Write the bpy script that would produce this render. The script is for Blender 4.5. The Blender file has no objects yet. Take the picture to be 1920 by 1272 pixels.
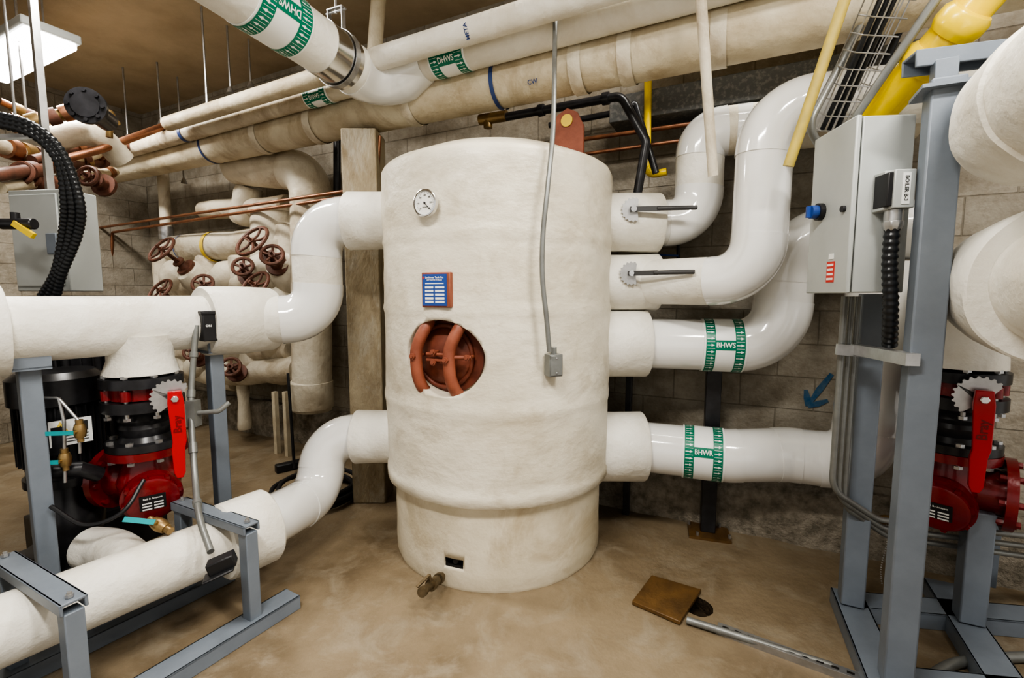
import bpy, math, random
from mathutils import Vector as V, Matrix, noise
random.seed(3)
pi=math.pi
# ---------------------------------------------------------------- survey helpers (sight line -> real 3D point at a known depth/height/plane)
F=880.; H=1.5; TH=math.radians(5.5); ct,st=math.cos(TH),math.sin(TH)
def ray(px,py):
    u=(px-960)/F; v=(636-py)/F
    return V((u, ct+v*st, -st+v*ct))
def S(px,py,Y):
    r=ray(px,py); return V((0,0,H))+r*(Y/r.y)
def SZ(px,py,Z):
    r=ray(px,py); return V((0,0,H))+r*((Z-H)/r.z)
def SW(px,py,c):
    r=ray(px,py); return V((0,0,H))+r*(c/(r.y+.5*r.x))
E1=V((.8944,-.4472,0)); E2=V((-.4472,-.8944,0)); UP=V((0,0,1))
CAM=V((0,0,H))
# ---------------------------------------------------------------- materials
def mat(name,col,rough=.5,metal=0.,col2=None,scale=4.,lo=.35,hi=.7,bump=0.,bscale=30.,coat=0.,emit=0.,stretch=None,spec=.5,dirt=0.,dcol=(.5,.42,.3),dscale=1.4,wr=0.):
    m=bpy.data.materials.new(name); m.use_nodes=True; nt=m.node_tree; b=nt.nodes['Principled BSDF']
    b.inputs['Base Color'].default_value=(*col,1); b.inputs['Roughness'].default_value=rough; b.inputs['Metallic'].default_value=metal
    b.inputs['Specular IOR Level'].default_value=spec
    if coat: b.inputs['Coat Weight'].default_value=coat; b.inputs['Coat Roughness'].default_value=.08
    if emit: b.inputs['Emission Color'].default_value=(*col,1); b.inputs['Emission Strength'].default_value=emit
    tc=nt.nodes.new('ShaderNodeTexCoord'); src=tc.outputs['Object']
    if stretch:
        mp=nt.nodes.new('ShaderNodeMapping'); mp.inputs['Scale'].default_value=stretch; nt.links.new(src,mp.inputs[0]); src=mp.outputs[0]
    def nz(sc,det=8,ro=.62,dist=0.):
        n=nt.nodes.new('ShaderNodeTexNoise'); n.inputs['Scale'].default_value=sc; n.inputs['Detail'].default_value=det; n.inputs['Roughness'].default_value=ro; n.inputs['Distortion'].default_value=dist
        nt.links.new(src,n.inputs['Vector']); return n
    out=None
    if col2:
        n=nz(scale)
        r=nt.nodes.new('ShaderNodeValToRGB'); r.color_ramp.elements[0].position=lo; r.color_ramp.elements[1].position=hi
        r.color_ramp.elements[0].color=(*col,1); r.color_ramp.elements[1].color=(*col2,1)
        nt.links.new(n.outputs['Fac'],r.inputs[0]); out=r.outputs[0]
    if dirt:
        n=nz(dscale,10,.7,.6); r=nt.nodes.new('ShaderNodeValToRGB'); r.color_ramp.elements[0].position=.49; r.color_ramp.elements[1].position=.64
        r.color_ramp.elements[0].color=(0,0,0,1); r.color_ramp.elements[1].color=(dirt,dirt,dirt,1)
        mx=nt.nodes.new('ShaderNodeMix'); mx.data_type='RGBA'; nt.links.new(n.outputs['Fac'],r.inputs[0]); nt.links.new(r.outputs[0],mx.inputs[0])
        if out: nt.links.new(out,mx.inputs[6])
        else: mx.inputs[6].default_value=(*col,1)
        mx.inputs[7].default_value=(*dcol,1); out=mx.outputs[2]
    if out: nt.links.new(out,b.inputs['Base Color'])
    if bump:
        n=nz(bscale,5); h=n.outputs['Fac']
        if wr:
            n2=nz(bscale*.35,3,.5,.4); v=nt.nodes.new('ShaderNodeMath'); v.operation='MULTIPLY_ADD'; v.inputs[1].default_value=wr
            nt.links.new(n2.outputs['Fac'],v.inputs[0]); nt.links.new(h,v.inputs[2]); h=v.outputs[0]
        bp=nt.nodes.new('ShaderNodeBump'); bp.inputs['Strength'].default_value=bump; bp.inputs['Distance'].default_value=.02
        nt.links.new(h,bp.inputs['Height']); nt.links.new(bp.outputs[0],b.inputs['Normal'])
    return m
PVC=mat('white_pvc_jacket',(.80,.80,.785),.12,col2=(.75,.745,.72),scale=2.5,bump=.05,bscale=4,coat=.9)
CLOTH=mat('painted_canvas_insulation',(.76,.74,.68),.48,col2=(.64,.605,.52),scale=3,lo=.45,hi=.75,bump=.45,bscale=13,wr=1.5,dirt=.3)
TANKM=mat('tank_insulation',(.71,.665,.56),.42,col2=(.60,.55,.44),scale=2.0,lo=.42,hi=.68,bump=.32,bscale=11,wr=1.2,dirt=.5,dcol=(.45,.39,.28),dscale=2.6,stretch=(1,1,1.5))
SKIRTM=mat('tank_skirt_insulation',(.70,.64,.51),.5,col2=(.56,.50,.37),scale=2.5,lo=.42,hi=.72,bump=.3,bscale=10,wr=1.,dirt=.55,dcol=(.40,.31,.19),dscale=2.4)
OLD=mat('aged_pipe_insulation',(.62,.56,.43),.55,col2=(.46,.38,.26),scale=3.5,lo=.42,hi=.72,bump=.4,bscale=14,wr=1.5,dirt=.6,dcol=(.34,.26,.16),dscale=2.4)
OLDW=mat('aged_white_insulation',(.66,.61,.50),.5,col2=(.50,.43,.32),scale=3.5,lo=.42,hi=.75,bump=.4,bscale=14,wr=1.5,dirt=.65,dcol=(.33,.25,.16),dscale=3.)
GREEN=mat('green_tape',(.0,.19,.11),.35); WT=mat('white_print',(.82,.83,.81),.4)
BLUE=mat('blue_print',(.04,.07,.2),.4); BLUEP=mat('blue_spray_paint',(.02,.09,.20),.8,col2=(.10,.17,.22),scale=20)
GREY=mat('grey_painted_steel',(.20,.23,.27),.4,col2=(.165,.19,.225),scale=6,bump=.03,bscale=60)
CAB=mat('light_grey_enclosure',(.44,.46,.45),.38,col2=(.40,.42,.41),scale=4,bump=.02,bscale=80)
STEEL=mat('galvanised_steel',(.55,.55,.55),.35,.85,col2=(.4,.4,.4),scale=15)
CHROME=mat('polished_steel',(.8,.8,.8),.18,1.)
BLACK=mat('black_painted_iron',(.018,.018,.02),.3,col2=(.04,.04,.045),scale=10)
BLKP=mat('black_plastic',(.02,.02,.022),.42); LEV=mat('dark_grey_lever',(.06,.06,.062),.45)
HOSE=mat('black_corrugated_plastic',(.02,.022,.025),.3)
RED=mat('red_enamel',(.26,.012,.016),.25,col2=(.16,.01,.012),scale=7,coat=.3,bump=.1,bscale=50)
REDL=mat('bright_red_enamel',(.48,.012,.018),.3,coat=.3); REDD=mat('raised_red_lettering',(.20,.01,.012),.4)
RUST=mat('red_oxide_primer',(.33,.11,.065),.5,col2=(.2,.065,.04),scale=9,bump=.1,bscale=40)
RUSTD=mat('dark_red_oxide',(.22,.065,.038),.5,col2=(.13,.04,.025),scale=9,bump=.1,bscale=40)
WHEEL=mat('brown_rusty_iron',(.18,.075,.05),.55,col2=(.09,.045,.03),scale=20)
BRASS=mat('brass',(.40,.28,.13),.4,.8,col2=(.25,.17,.09),scale=20)
BRASSD=mat('dull_dark_brass',(.20,.15,.09),.45,.7,col2=(.10,.08,.05),scale=25)
COPPER=mat('copper',(.42,.20,.11),.4,.8,col2=(.24,.12,.08),scale=12)
YEL=mat('yellow_gas_paint',(.85,.62,.01),.3,col2=(.75,.52,.01),scale=8,coat=.3); YELP=mat('faded_yellow_paint',(.53,.41,.09),.5,col2=(.38,.30,.09),scale=12)
TEAL=mat('teal_lever',(.03,.33,.36),.4)
DIAL=mat('dial_face',(.82,.82,.78),.3)
DARK=mat('painted_opening_shade',(.012,.01,.008),.9)  # near-black colour stands in for shade inside openings
EARTH=mat('dark_brown_rubble',(.07,.045,.022),.9,col2=(.03,.02,.01),scale=20,bump=1.,bscale=40)
COND=mat('grey_conduit',(.26,.27,.26),.4,.4,col2=(.20,.20,.19),scale=10)
WOOD=mat('weathered_column',(.38,.32,.22),.75,col2=(.22,.17,.105),scale=3.5,lo=.4,hi=.75,stretch=(3,3,1.1),bump=.5,bscale=20,dirt=.6,dcol=(.46,.43,.36),dscale=1.7)
FLOORM=mat('worn_concrete_floor',(.27,.213,.142),.42,col2=(.17,.128,.08),scale=2.2,lo=.38,hi=.66,bump=.25,bscale=26,dirt=.55,dcol=(.33,.285,.215),dscale=4.5)
CEILM=mat('concrete_ceiling',(.52,.43,.31),.8,col2=(.36,.285,.19),scale=1.5,bump=.2,bscale=10)
FOOT=mat('rough_footing_concrete',(.36,.32,.26),.85,col2=(.17,.15,.115),scale=14,lo=.4,hi=.65,bump=1.,bscale=45)
DUCT=mat('dark_painted_beam',(.13,.135,.135),.5,col2=(.22,.22,.21),scale=40,lo=.5,hi=.6)
PLATE=mat('rusty_brown_plate',(.17,.095,.035),.4,col2=(.08,.045,.018),scale=8,bump=.15)
LAMP=mat('lamp_diffuser',(1,.98,.95),.5,emit=7.)
YTAG=mat('yellow_tag',(.75,.55,.08),.5)
LINE=mat('label_text_black',(.03,.03,.03),.5)
BLUEL=mat('blue_label',(.03,.08,.3),.4); REDP=mat('red_sticker',(.6,.04,.03),.4)
def wallmat():
    m=bpy.data.materials.new('concrete_block'); m.use_nodes=True; nt=m.node_tree; b=nt.nodes['Principled BSDF']; b.inputs['Roughness'].default_value=.8
    tc=nt.nodes.new('ShaderNodeTexCoord'); br=nt.nodes.new('ShaderNodeTexBrick')
    br.inputs['Scale'].default_value=1; br.inputs['Brick Width'].default_value=.4; br.inputs['Row Height'].default_value=.2
    br.inputs['Mortar Size'].default_value=.005; br.inputs['Mortar Smooth'].default_value=.6
    br.inputs['Color1'].default_value=(.40,.365,.305,1); br.inputs['Color2'].default_value=(.35,.32,.265,1); br.inputs['Mortar'].default_value=(.28,.25,.20,1)
    n=nt.nodes.new('ShaderNodeTexNoise'); n.inputs['Scale'].default_value=3; n.inputs['Detail'].default_value=12; n.inputs['Roughness'].default_value=.75
    mx=nt.nodes.new('ShaderNodeMix'); mx.data_type='RGBA'; mx.blend_type='MULTIPLY'; mx.inputs[0].default_value=.9
    r=nt.nodes.new('ShaderNodeValToRGB'); r.color_ramp.elements[0].position=.35; r.color_ramp.elements[1].position=.6; r.color_ramp.elements[0].color=(.5,.46,.4,1)
    nt.links.new(tc.outputs['UV'],br.inputs['Vector']); nt.links.new(tc.outputs['UV'],n.inputs['Vector']); nt.links.new(n.outputs['Fac'],r.inputs[0])
    nt.links.new(br.outputs['Color'],mx.inputs[6]); nt.links.new(r.outputs[0],mx.inputs[7]); nt.links.new(mx.outputs[2],b.inputs['Base Color'])
    n2=nt.nodes.new('ShaderNodeTexNoise'); n2.inputs['Scale'].default_value=45; nt.links.new(tc.outputs['UV'],n2.inputs['Vector'])
    ma=nt.nodes.new('ShaderNodeMath'); ma.operation='SUBTRACT'; nt.links.new(n2.outputs['Fac'],ma.inputs[0]); nt.links.new(br.outputs['Fac'],ma.inputs[1])
    bp=nt.nodes.new('ShaderNodeBump'); bp.inputs['Strength'].default_value=.6; bp.inputs['Distance'].default_value=.01
    nt.links.new(ma.outputs[0],bp.inputs['Height']); nt.links.new(bp.outputs[0],b.inputs['Normal'])
    return m
BLOCK=wallmat()
# ---------------------------------------------------------------- geometry helpers
def pieces(pts,R,n=8):
    pts=[V(p) for p in pts]; out=[]; cur=pts[0]
    for i in range(1,len(pts)-1):
        a,b,c=pts[i-1],pts[i],pts[i+1]
        d1=a-b; d2=c-b; l1=d1.length; l2=d2.length; d1=d1/l1; d2=d2/l2
        ang=d1.angle(d2)
        if ang>pi-.03: out.append(('s',[cur,b])); cur=b; continue
        t=min(R/math.tan(ang/2), l1*(.96 if i==1 else .49), l2*(.96 if i==len(pts)-2 else .49))
        r=t*math.tan(ang/2); cen=b+(d1+d2).normalized()*(r/math.sin(ang/2))
        p1=b+d1*t; v1=p1-cen; v2=b+d2*t-cen; tot=v1.angle(v2); ax=v1.cross(v2).normalized()
        if (p1-cur).length>1e-4: out.append(('s',[cur,p1]))
        arc=[cen+Matrix.Rotation(tot*k/n,3,ax)@v1 for k in range(n+1)]
        out.append(('e',arc)); cur=arc[-1]
    out.append(('s',[cur,pts[-1]])); return out
def fillet(pts,R,n=8):
    o=[]
    for k,p in pieces(pts,R,n):
        for q in p:
            if not o or (q-o[-1]).length>1e-5: o.append(q)
    return o
def smooth(pts,n=8):
    pts=[V(p) for p in pts]; P=[pts[0]*2-pts[1]]+pts+[pts[-1]*2-pts[-2]]; o=[]
    for i in range(1,len(P)-2):
        a,b,c,d=P[i-1:i+3]
        for k in range(n):
            t=k/n; o.append(.5*((2*b)+(c-a)*t+(2*a-5*b+4*c-d)*t*t+(3*b-a-3*c+d)*t**3))
    o.append(pts[-1]); return o
def resample(pts,step):
    o=[pts[0]]; acc=0
    for a,b in zip(pts,pts[1:]):
        L=(b-a).length
        if L<1e-9: continue
        t=step-acc
        while t<=L: o.append(a+(b-a)*(t/L)); t+=step
        acc=L-(t-step)
    return o
def frame(n,up=UP):
    n=V(n).normalized(); r=V(up).cross(n)
    if r.length<1e-4: r=V((1,0,0))
    r.normalize(); u=n.cross(r); return r,u,n
_tc={}
def text2d(s,size):
    if (s,size) in _tc: return _tc[(s,size)]
    c=bpy.data.curves.new('t','FONT'); c.body=s; c.size=size; c.align_x='CENTER'; c.align_y='CENTER'; c.offset=size*.022; c.resolution_u=2
    o=bpy.data.objects.new('t',c); bpy.context.scene.collection.objects.link(o)
    dg=bpy.context.evaluated_depsgraph_get(); me=o.evaluated_get(dg).to_mesh()
    vs=[v.co.copy() for v in me.vertices]; fs=[list(p.vertices) for p in me.polygons]
    o.evaluated_get(dg).to_mesh_clear(); bpy.data.objects.remove(o); bpy.data.curves.remove(c)
    _tc[(s,size)]=(vs,fs); return vs,fs
class G:
    def __init__(s,m=None):
        s.v=[];s.f=[];s.mi=[];s.ms=[];s.c=0
        if m: s.m(m)
    def m(s,mt):
        if mt not in s.ms: s.ms.append(mt)
        s.c=s.ms.index(mt); return s
    def add(s,vs,fs):
        b=len(s.v); s.v+=[V(x) for x in vs]
        for f in fs: s.f.append([b+i for i in f]); s.mi.append(s.c)
        return s
    def tube(s,pts,r,seg=20,fil=None,cap=True):
        pts=fillet(pts,fil) if fil else [V(p) for p in pts]
        n=len(pts); rs=r if isinstance(r,list) else ([r]*n if not isinstance(r,tuple) else None)
        if rs is None:
            L=[0]
            for a,b in zip(pts,pts[1:]): L.append(L[-1]+(b-a).length)
            rs=[r[0]+(r[1]-r[0])*l/L[-1] for l in L]
        T=[]
        for i in range(n):
            a=pts[max(i-1,0)]; b=pts[min(i+1,n-1)]; T.append((b-a).normalized())
        t0=T[0]; u=t0.cross(UP)
        if u.length<.05: u=t0.cross(V((0,1,0)))
        u.normalize(); vs=[];fs=[]
        for i in range(n):
            if i: 
                q=T[i-1].rotation_difference(T[i]); u=q@u
            w=T[i].cross(u).normalized()
            for k in range(seg):
                a=2*pi*k/seg; vs.append(pts[i]+(u*math.cos(a)+w*math.sin(a))*rs[i])
        for i in range(n-1):
            for k in range(seg):
                k2=(k+1)%seg; fs.append([i*seg+k2,i*seg+k,(i+1)*seg+k,(i+1)*seg+k2])
        if cap: fs.append(list(range(seg))); fs.append([ (n-1)*seg+k for k in range(seg)][::-1])
        return s.add(vs,fs)
    def lathe(s,p,d,prof,seg=40,jit=0.,cap=True,sx=1.):
        p=V(p); d=V(d).normalized(); u=d.cross(UP)
        if u.length<.05: u=V((1,0,0))
        u.normalize(); w=d.cross(u); vs=[];fs=[]; n=len(prof)
        for (t,r) in prof:
            for k in range(seg):
                a=2*pi*k/seg; o=(u*math.cos(a)*sx+w*math.sin(a)); q=p+d*t+o*max(r,1e-4)
                if jit and r>.01:
                    q=q+o*(noise.noise(q*3.3)*jit+noise.noise(q*9)*jit*.5)
                vs.append(q)
        for i in range(n-1):
            for k in range(seg):
                k2=(k+1)%seg; fs.append([i*seg+k,i*seg+k2,(i+1)*seg+k2,(i+1)*seg+k])
        if cap: fs.append(list(range(seg))[::-1]); fs.append([(n-1)*seg+k for k in range(seg)])
        return s.add(vs,fs)
    def cyl(s,a,b,r,seg=24,ch=0.):
        a=V(a);b=V(b);L=(b-a).length
        return s.lathe(a,b-a,[(0,r-ch),(ch,r),(L-ch,r),(L,r-ch)] if ch else [(0,r),(L,r)],seg)
    def box(s,c,sz,X=None,Z=None):
        X=V(X).normalized() if X is not None else V((1,0,0)); Z=V(Z).normalized() if Z is not None else V((0,0,1))
        Z=(Z-X*Z.dot(X)).normalized(); Y=Z.cross(X); c=V(c); a,b,d=[q/2 for q in sz]
        vs=[c+X*i*a+Y*j*b+Z*k*d for i in(-1,1) for j in(-1,1) for k in(-1,1)]
        return s.add(vs,[[0,1,3,2],[4,6,7,5],[0,4,5,1],[2,3,7,6],[0,2,6,4],[1,5,7,3]])
    def beam(s,a,b,w,h,up=UP):
        a=V(a);b=V(b); return s.box((a+b)/2,((b-a).length,w,h),b-a,up)
    def torus(s,c,ax,R,r,seg=32,sg=10):
        rr,u,n=frame(ax); c=V(c)
        pts=[c+(rr*math.cos(2*pi*k/seg)+u*math.sin(2*pi*k/seg))*R for k in range(seg)]
        vs=[];fs=[]
        for k,p in enumerate(pts):
            o=(p-c).normalized()
            for j in range(sg): a=2*pi*j/sg; vs.append(p+(o*math.cos(a)+n*math.sin(a))*r)
        for k in range(seg):
            for j in range(sg):
                k2=(k+1)%seg;j2=(j+1)%sg; fs.append([k*sg+j,k2*sg+j,k2*sg+j2,k*sg+j2])
        return s.add(vs,fs)
    def prism(s,poly,c,n,th,up=UP):
        r,u,n=frame(n,up); c=V(c); N=len(poly)
        vs=[c+r*x+u*y+n*z for z in(0,th) for x,y in poly]
        fs=[list(range(N))[::-1],list(range(N,2*N))]+[[i,(i+1)%N,N+(i+1)%N,N+i] for i in range(N)]
        return s.add(vs,fs)
    def text(s,t,size,c,n,up=UP,rot=0):
        vs,fs=text2d(t,size); r,u,n=frame(n,up); c=V(c)
        if rot: 
            q=Matrix.Rotation(rot,3,n); r=q@r; u=q@u
        return s.add([c+r*v.x+u*v.y for v in vs],fs)
    def ball(s,c,r,sx=1,seg=20,ax=UP,jit=0.):
        prof=[(-r*sx*math.cos(pi*k/10),r*math.sin(pi*k/10)) for k in range(11)]
        return s.lathe(c,ax,prof,seg,cap=False,jit=jit)
    def hexb(s,c,d,r=.012,h=.012):
        return s.lathe(c,d,[(0,r),(h,r)],6)
    def make(s,name,parent=None,label=None,cat=None,group=None,kind=None,bev=0.,ang=38,origin=None):
        me=bpy.data.meshes.new(name)
        xs=[v.x for v in s.v];ys=[v.y for v in s.v];zs=[v.z for v in s.v]
        o=V(((min(xs)+max(xs))/2,(min(ys)+max(ys))/2,min(zs))) if origin is None else V(origin)
        me.from_pydata([v-o for v in s.v],[],s.f)
        for m in s.ms: me.materials.append(m)
        me.polygons.foreach_set('material_index',s.mi); me.update()
        me.shade_smooth(); me.set_sharp_from_angle(angle=math.radians(ang))
        ob=bpy.data.objects.new(name,me); bpy.context.scene.collection.objects.link(ob)
        POS[ob.name]=o
        if parent: ob.parent=parent; ob.location=o-POS[parent.name]
        else: ob.location=o
        if label: ob['label']=label
        if cat: ob['category']=cat
        if group: ob['group']=group
        if kind: ob['kind']=kind
        if bev:
            b=ob.modifiers.new('bevel','BEVEL'); b.width=bev; b.segments=2; b.limit_method='ANGLE'; b.angle_limit=math.radians(40)
        return ob
POS={}
def thing(name,label,cat,loc,group=None):
    e=bpy.data.objects.new(name,None); e.empty_display_size=.1; bpy.context.scene.collection.objects.link(e)
    e.location=loc; POS[e.name]=V(loc); e['label']=label; e['category']=cat
    if group: e['group']=group
    return e
def ipipe(name,label,pts,r,R=.2,m=CLOTH,me=PVC,group=None,cat='pipe',seam=.003,seg=40,ms=None):
    zs=min(pts,key=lambda q:q[2]); e=thing(name,label,cat,zs,group); i=0
    for k,p in pieces(pts,R,12):
        if k=='s':
            i+=1
            if (p[1]-p[0]).length<.004: continue
            G(ms[i-1] if ms and i<=len(ms) else m).tube(p,r,seg).make('pipe_section',e)
        else:
            d0=(p[0]-p[1]).normalized(); d1=(p[-1]-p[-2]).normalized()
            G(me).tube([p[0]+d0*.03]+p+[p[-1]+d1*.03],r+seam,seg).make('elbow_cover',e)
    return e
def marker(parent,txt,p,d,r,wring=.05,gap=.10,ts=.038,n=None,roll=0.,flip=False):
    p=V(p); d=V(d).normalized(); r=r+.004; nn=(CAM-p); nn=(nn-d*nn.dot(d)).normalized()
    if roll: nn=Matrix.Rotation(roll,3,d)@nn
    up=nn.cross(d)
    def wrap(a,b,off): 
        t=b/r; return p+d*a+(nn*math.cos(t)+up*math.sin(t))*(r+off)
    g=G(WT); W=gap/2+wring; g.lathe(p-d*(W+.01),d,[(0,r-.004),(0,r),(2*W+.02,r),(2*W+.02,r-.004)],64,cap=False)
    g.m(GREEN)
    for sg in(-1,1):
        c=sg*(gap/2+wring/2); g.lathe(p+d*(c-wring/2),d,[(0,r+.0012),(wring,r+.0012)],64,cap=False)
    N=max(10,int(2*pi*r/.036)); pit=2*pi*r/N; g.m(WT)
    def quad(x0,x1,y0,y1): g.add([wrap(x0,y0,.0026),wrap(x1,y0,.0026),wrap(x1,y1,.0026),wrap(x0,y1,.0026)],[[0,1,2,3]])
    for sg in(-1,1):
        c=sg*(gap/2+wring/2)
        for k in range(N):
            b=k*pit; w=wring*.4; f=-1 if flip else 1
            quad(c-f*w,c+f*w*.1,b-.06*pit,b+.06*pit)
            g.add([wrap(c+f*w*.1,b-.2*pit,.0026),wrap(c+f*w*1,b,.0026),wrap(c+f*w*.1,b+.2*pit,.0026)],[[0,1,2]])
            quad(c-w,c+w,b+.475*pit,b+.525*pit)
    g.m(GREEN); hh=ts*.72; vs=[];fs=[]
    for k in range(13):
        b=-hh+2*hh*k/12; vs+= [wrap(-gap/2-.001,b,.0014),wrap(gap/2+.001,b,.0014)]
    for k in range(12): fs.append([2*k,2*k+1,2*k+3,2*k+2])
    g.add(vs,fs); g.m(WT); tv,tf=text2d(txt,ts); s=-1 if flip=='t' else 1
    wmax=max(v.x for v in tv); sc=min(1.,gap*.49/wmax)
    g.add([wrap(s*v.x*sc,s*v.y,.004) for v in tv],tf)
    return g.make('flow_marker_band',parent,label='green and white arrow band reading '+txt)
def gear(R,teeth=12,a0=0,a1=pi):
    P=[]
    for k in range(teeth*4+1):
        a=a0+(a1-a0)*k/(teeth*4); q=R if (k//2)%2 else R*.9; P.append((q*math.cos(a),q*math.sin(a)))
    m_=(a0+a1)/2
    P+= [(-R*.35*math.cos(m_+.6),-R*.35*math.sin(m_+.6)),(-R*.35*math.cos(m_-.6),-R*.35*math.sin(m_-.6))]
    return P
# ---------------------------------------------------------------- room shell
def wall(name,a,b,z0,z1,m=BLOCK):
    me=bpy.data.meshes.new(name); a=V(a);b=V(b); o=V((a.x,a.y,z0)); L=(b-a).length
    nrm=(b-a).cross(UP).normalized()*-.15
    vs=[(a.x,a.y,z0),(b.x,b.y,z0),(b.x,b.y,z1),(a.x,a.y,z1)]
    vs+=[(V(v)+nrm) for v in vs]
    me.from_pydata([V(v)-o for v in vs],[],[[0,1,2,3],[7,6,5,4],[0,4,5,1],[3,2,6,7],[1,5,6,2],[0,3,7,4]])
    uv=me.uv_layers.new(); 
    cs=[(0,z0),(L,z0),(L,z1),(0,z1)]*2
    for lp in me.loops: uv.data[lp.index].uv=cs[lp.vertex_index]
    me.materials.append(m); ob=bpy.data.objects.new(name,me); bpy.context.scene.collection.objects.link(ob); ob.location=o; ob['kind']='structure'; POS[name]=o
    return ob
CZ=3.65
cor=V((-4.46,5.88,0)); rt=cor+E1*10.
wall('wall_back',cor,rt,0,CZ)
wall('wall_left',cor+E2*8,cor,0,CZ)
def slab(name,z0,z1,m):
    q=[cor+E1*-.3-E2*.3, rt-E2*.3, rt+E2*8, cor-E1*.3+E2*8]
    vs=[(p.x,p.y,z0) for p in q]+[(p.x,p.y,z1) for p in q]
    g=G(m); g.add(vs,[[0,1,2,3],[7,6,5,4],[0,4,5,1],[1,5,6,2],[2,6,7,3],[3,7,4,0]]); return g.make(name,kind='structure')
fl=slab('floor',-.2,0,FLOORM); slab('ceiling',CZ,CZ+.15,CEILM)
# rough footing with irregular face
g=G(FOOT); vs=[];fs=[]; N=140
for i in range(N+1):
    q=cor+E1*(.1+9.8*i/N)
    for j,(zz,dd) in enumerate(((0,.10),(.12,.10),(.24,.095),(.32,.085),(.36,.04),(.36,-.0))):
        w=q+E2*(dd+(noise.noise(V((i*.35,j*2.1,0)))*.022 if dd>.03 else 0)); vs.append(V((w.x,w.y,zz+(noise.noise(V((i*.3,7,0)))*.02 if j>2 else 0))))
for i in range(N):
    for j in range(5): fs.append([i*6+j,(i+1)*6+j,(i+1)*6+j+1,i*6+j+1])
g.add(vs,fs); g.make('trim_1',kind='structure')
def boolean(ob,cut,m2=None):
    if m2: ob.data.materials.append(m2)
    md=ob.modifiers.new('b','BOOLEAN'); md.object=cut; md.operation='DIFFERENCE'; md.solver='EXACT'
    dg=bpy.context.evaluated_depsgraph_get(); dg.update()
    me=bpy.data.meshes.new_from_object(ob.evaluated_get(dg)); ob.modifiers.remove(md); ob.data=me
    bpy.data.objects.remove(cut)
hc=SZ(1312,1143,0)
g=G(FLOORM); g.m(EARTH); g.lathe(hc-UP*.06,UP,[(0,.06),(.045,.085),(.12,.10)],15,jit=.09,sx=.8); boolean(fl,g.make('cut'),EARTH); fl.data.shade_flat()
# ---------------------------------------------------------------- tank
TX,TY=-.085,2.84; TC=V((TX,TY,0))
def tank_pt(px,py,R=.665):
    r=ray(px,py); o=V((0-TX,0-TY)); d=V((r.x,r.y)); a=d.dot(d); b=2*o.dot(d); c=o.dot(o)-R*R
    t=(-b-math.sqrt(b*b-4*a*c))/(2*a); p=CAM+r*t; n=V((p.x-TX,p.y-TY,0)).normalized(); return p,n
tank=thing('hot_water_storage_tank','large upright cylindrical tank wrapped in cream painted insulation','tank',(TX,TY,0))
prof=[(.455,.60),(.455,.655),(.462,.665),(.50,.668),(.52,.668),(.53,.663)]
z=.58
while z<2.11:
    s=.662
    for zs in(.93,1.43,1.78):
        if abs(z-zs)<.016: s=.668
    prof.append((z,s)); z+=.028
prof+=[(2.12,.663),(2.155,.662),(2.175,.652),(2.19,.63),(2.225,.55),(2.27,.44),(2.31,.31),(2.335,.18),(2.35,.06),(2.352,.0)]
g=G(TANKM); g.lathe(TC,UP,prof,160,jit=.008,cap=True); jacket=g.make('insulation_jacket',tank,ang=60)
mp,mn=tank_pt(826,674)
c=G(TANKM); c.lathe(mp-mn*.12,mn,[(0,.182),(.36,.184)],48,sx=1.2,jit=.022); boolean(jacket,c.make('cut'))
g=G(SKIRTM); g.lathe(TC,UP,[(0,.612),(.02,.62),(.1,.621),(.2,.619),(.3,.62),(.458,.618),(.458,.59)],128,jit=.005); skirt=g.make('base_skirt',tank,ang=60)
dp,dn=tank_pt(851,1057,.622)
c=G(SKIRTM); c.m(DARK); c.box(dp,(.1,.3,.045),X=UP.cross(dn)); boolean(skirt,c.make('cut'),DARK)  # recess walls coloured near-black to give the opening its shade
G(BLACK).cyl(dp-dn*.1-V((.03,0,0)),dp-dn*.02-V((.0,0,0)),.015).make('drain_stub',tank)
r_,u_,n_=frame(mn)
def L(a,b,c): return mp+r_*a+u_*b+n_*c
cc=L(-.035,0,-.118)
g=G(RUSTD); g.lathe(cc,mn,[(0,.19),(.012,.19),(.012,.145),(.016,.145),(.035,.125),(.055,.09),(.068,.045),(.072,0)],48,sx=1.12)
g.torus(cc+mn*.02,mn,.155,.012)
man=g.make('manway_cover',tank,label='dark red oxide domed steel manway cover')
for xs in(-1,1):
    o=-.130 if xs<0 else .055
    P=[L(o+.035,.178,-.06),L(o+.030,.15,-.035),L(o+.010,.10,-.015),L(o-.010,.04,-.008),L(o-.012,-.02,-.006),L(o-.008,-.09,-.012),L(o+.002,-.145,-.03),L(o+.006,-.178,-.06)]
    G(RUST).tube(smooth(P,8),.030,18).make('yoke_strap',man)
g=G(RUST); g.cyl(L(-.09,.02,-.02),L(.02,.02,-.02),.008); g.cyl(L(-.09,-.01,-.02),L(.02,-.01,-.02),.008); g.cyl(L(.06,.01,-.012),L(.15,.012,-.03),.010); g.make('cross_bar',man)
for a,b,h in((-.140,.01,.03),(.043,.0,.03),(.135,.012,-.015),(-.045,.03,-.005),(-.045,-.02,-.005)):
    g=G(RUST); g.cyl(L(a,b,-.08),L(a,b,h+.012),.008,10); g.lathe(L(a,b,h-.006),mn,[(0,.016),(.012,.016)],6); g.make('clamp_bolt',man)
p,n=tank_pt(805,383)
g=G(CHROME); g.lathe(p-n*.03,n,[(0,.03),(.045,.03),(.045,.06),(.05,.064),(.068,.064),(.07,.06),(.07,.055),(.06,.054)],40); ga=g.make('dial_thermometer',tank,label='round steel thermometer with white dial')
G(DIAL).lathe(p+n*.028,n,[(0,.054),(.006,.054)],40).make('dial_face',ga)
g=G(LINE); rr,uu,nn=frame(n); q=p+n*.035
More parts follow.
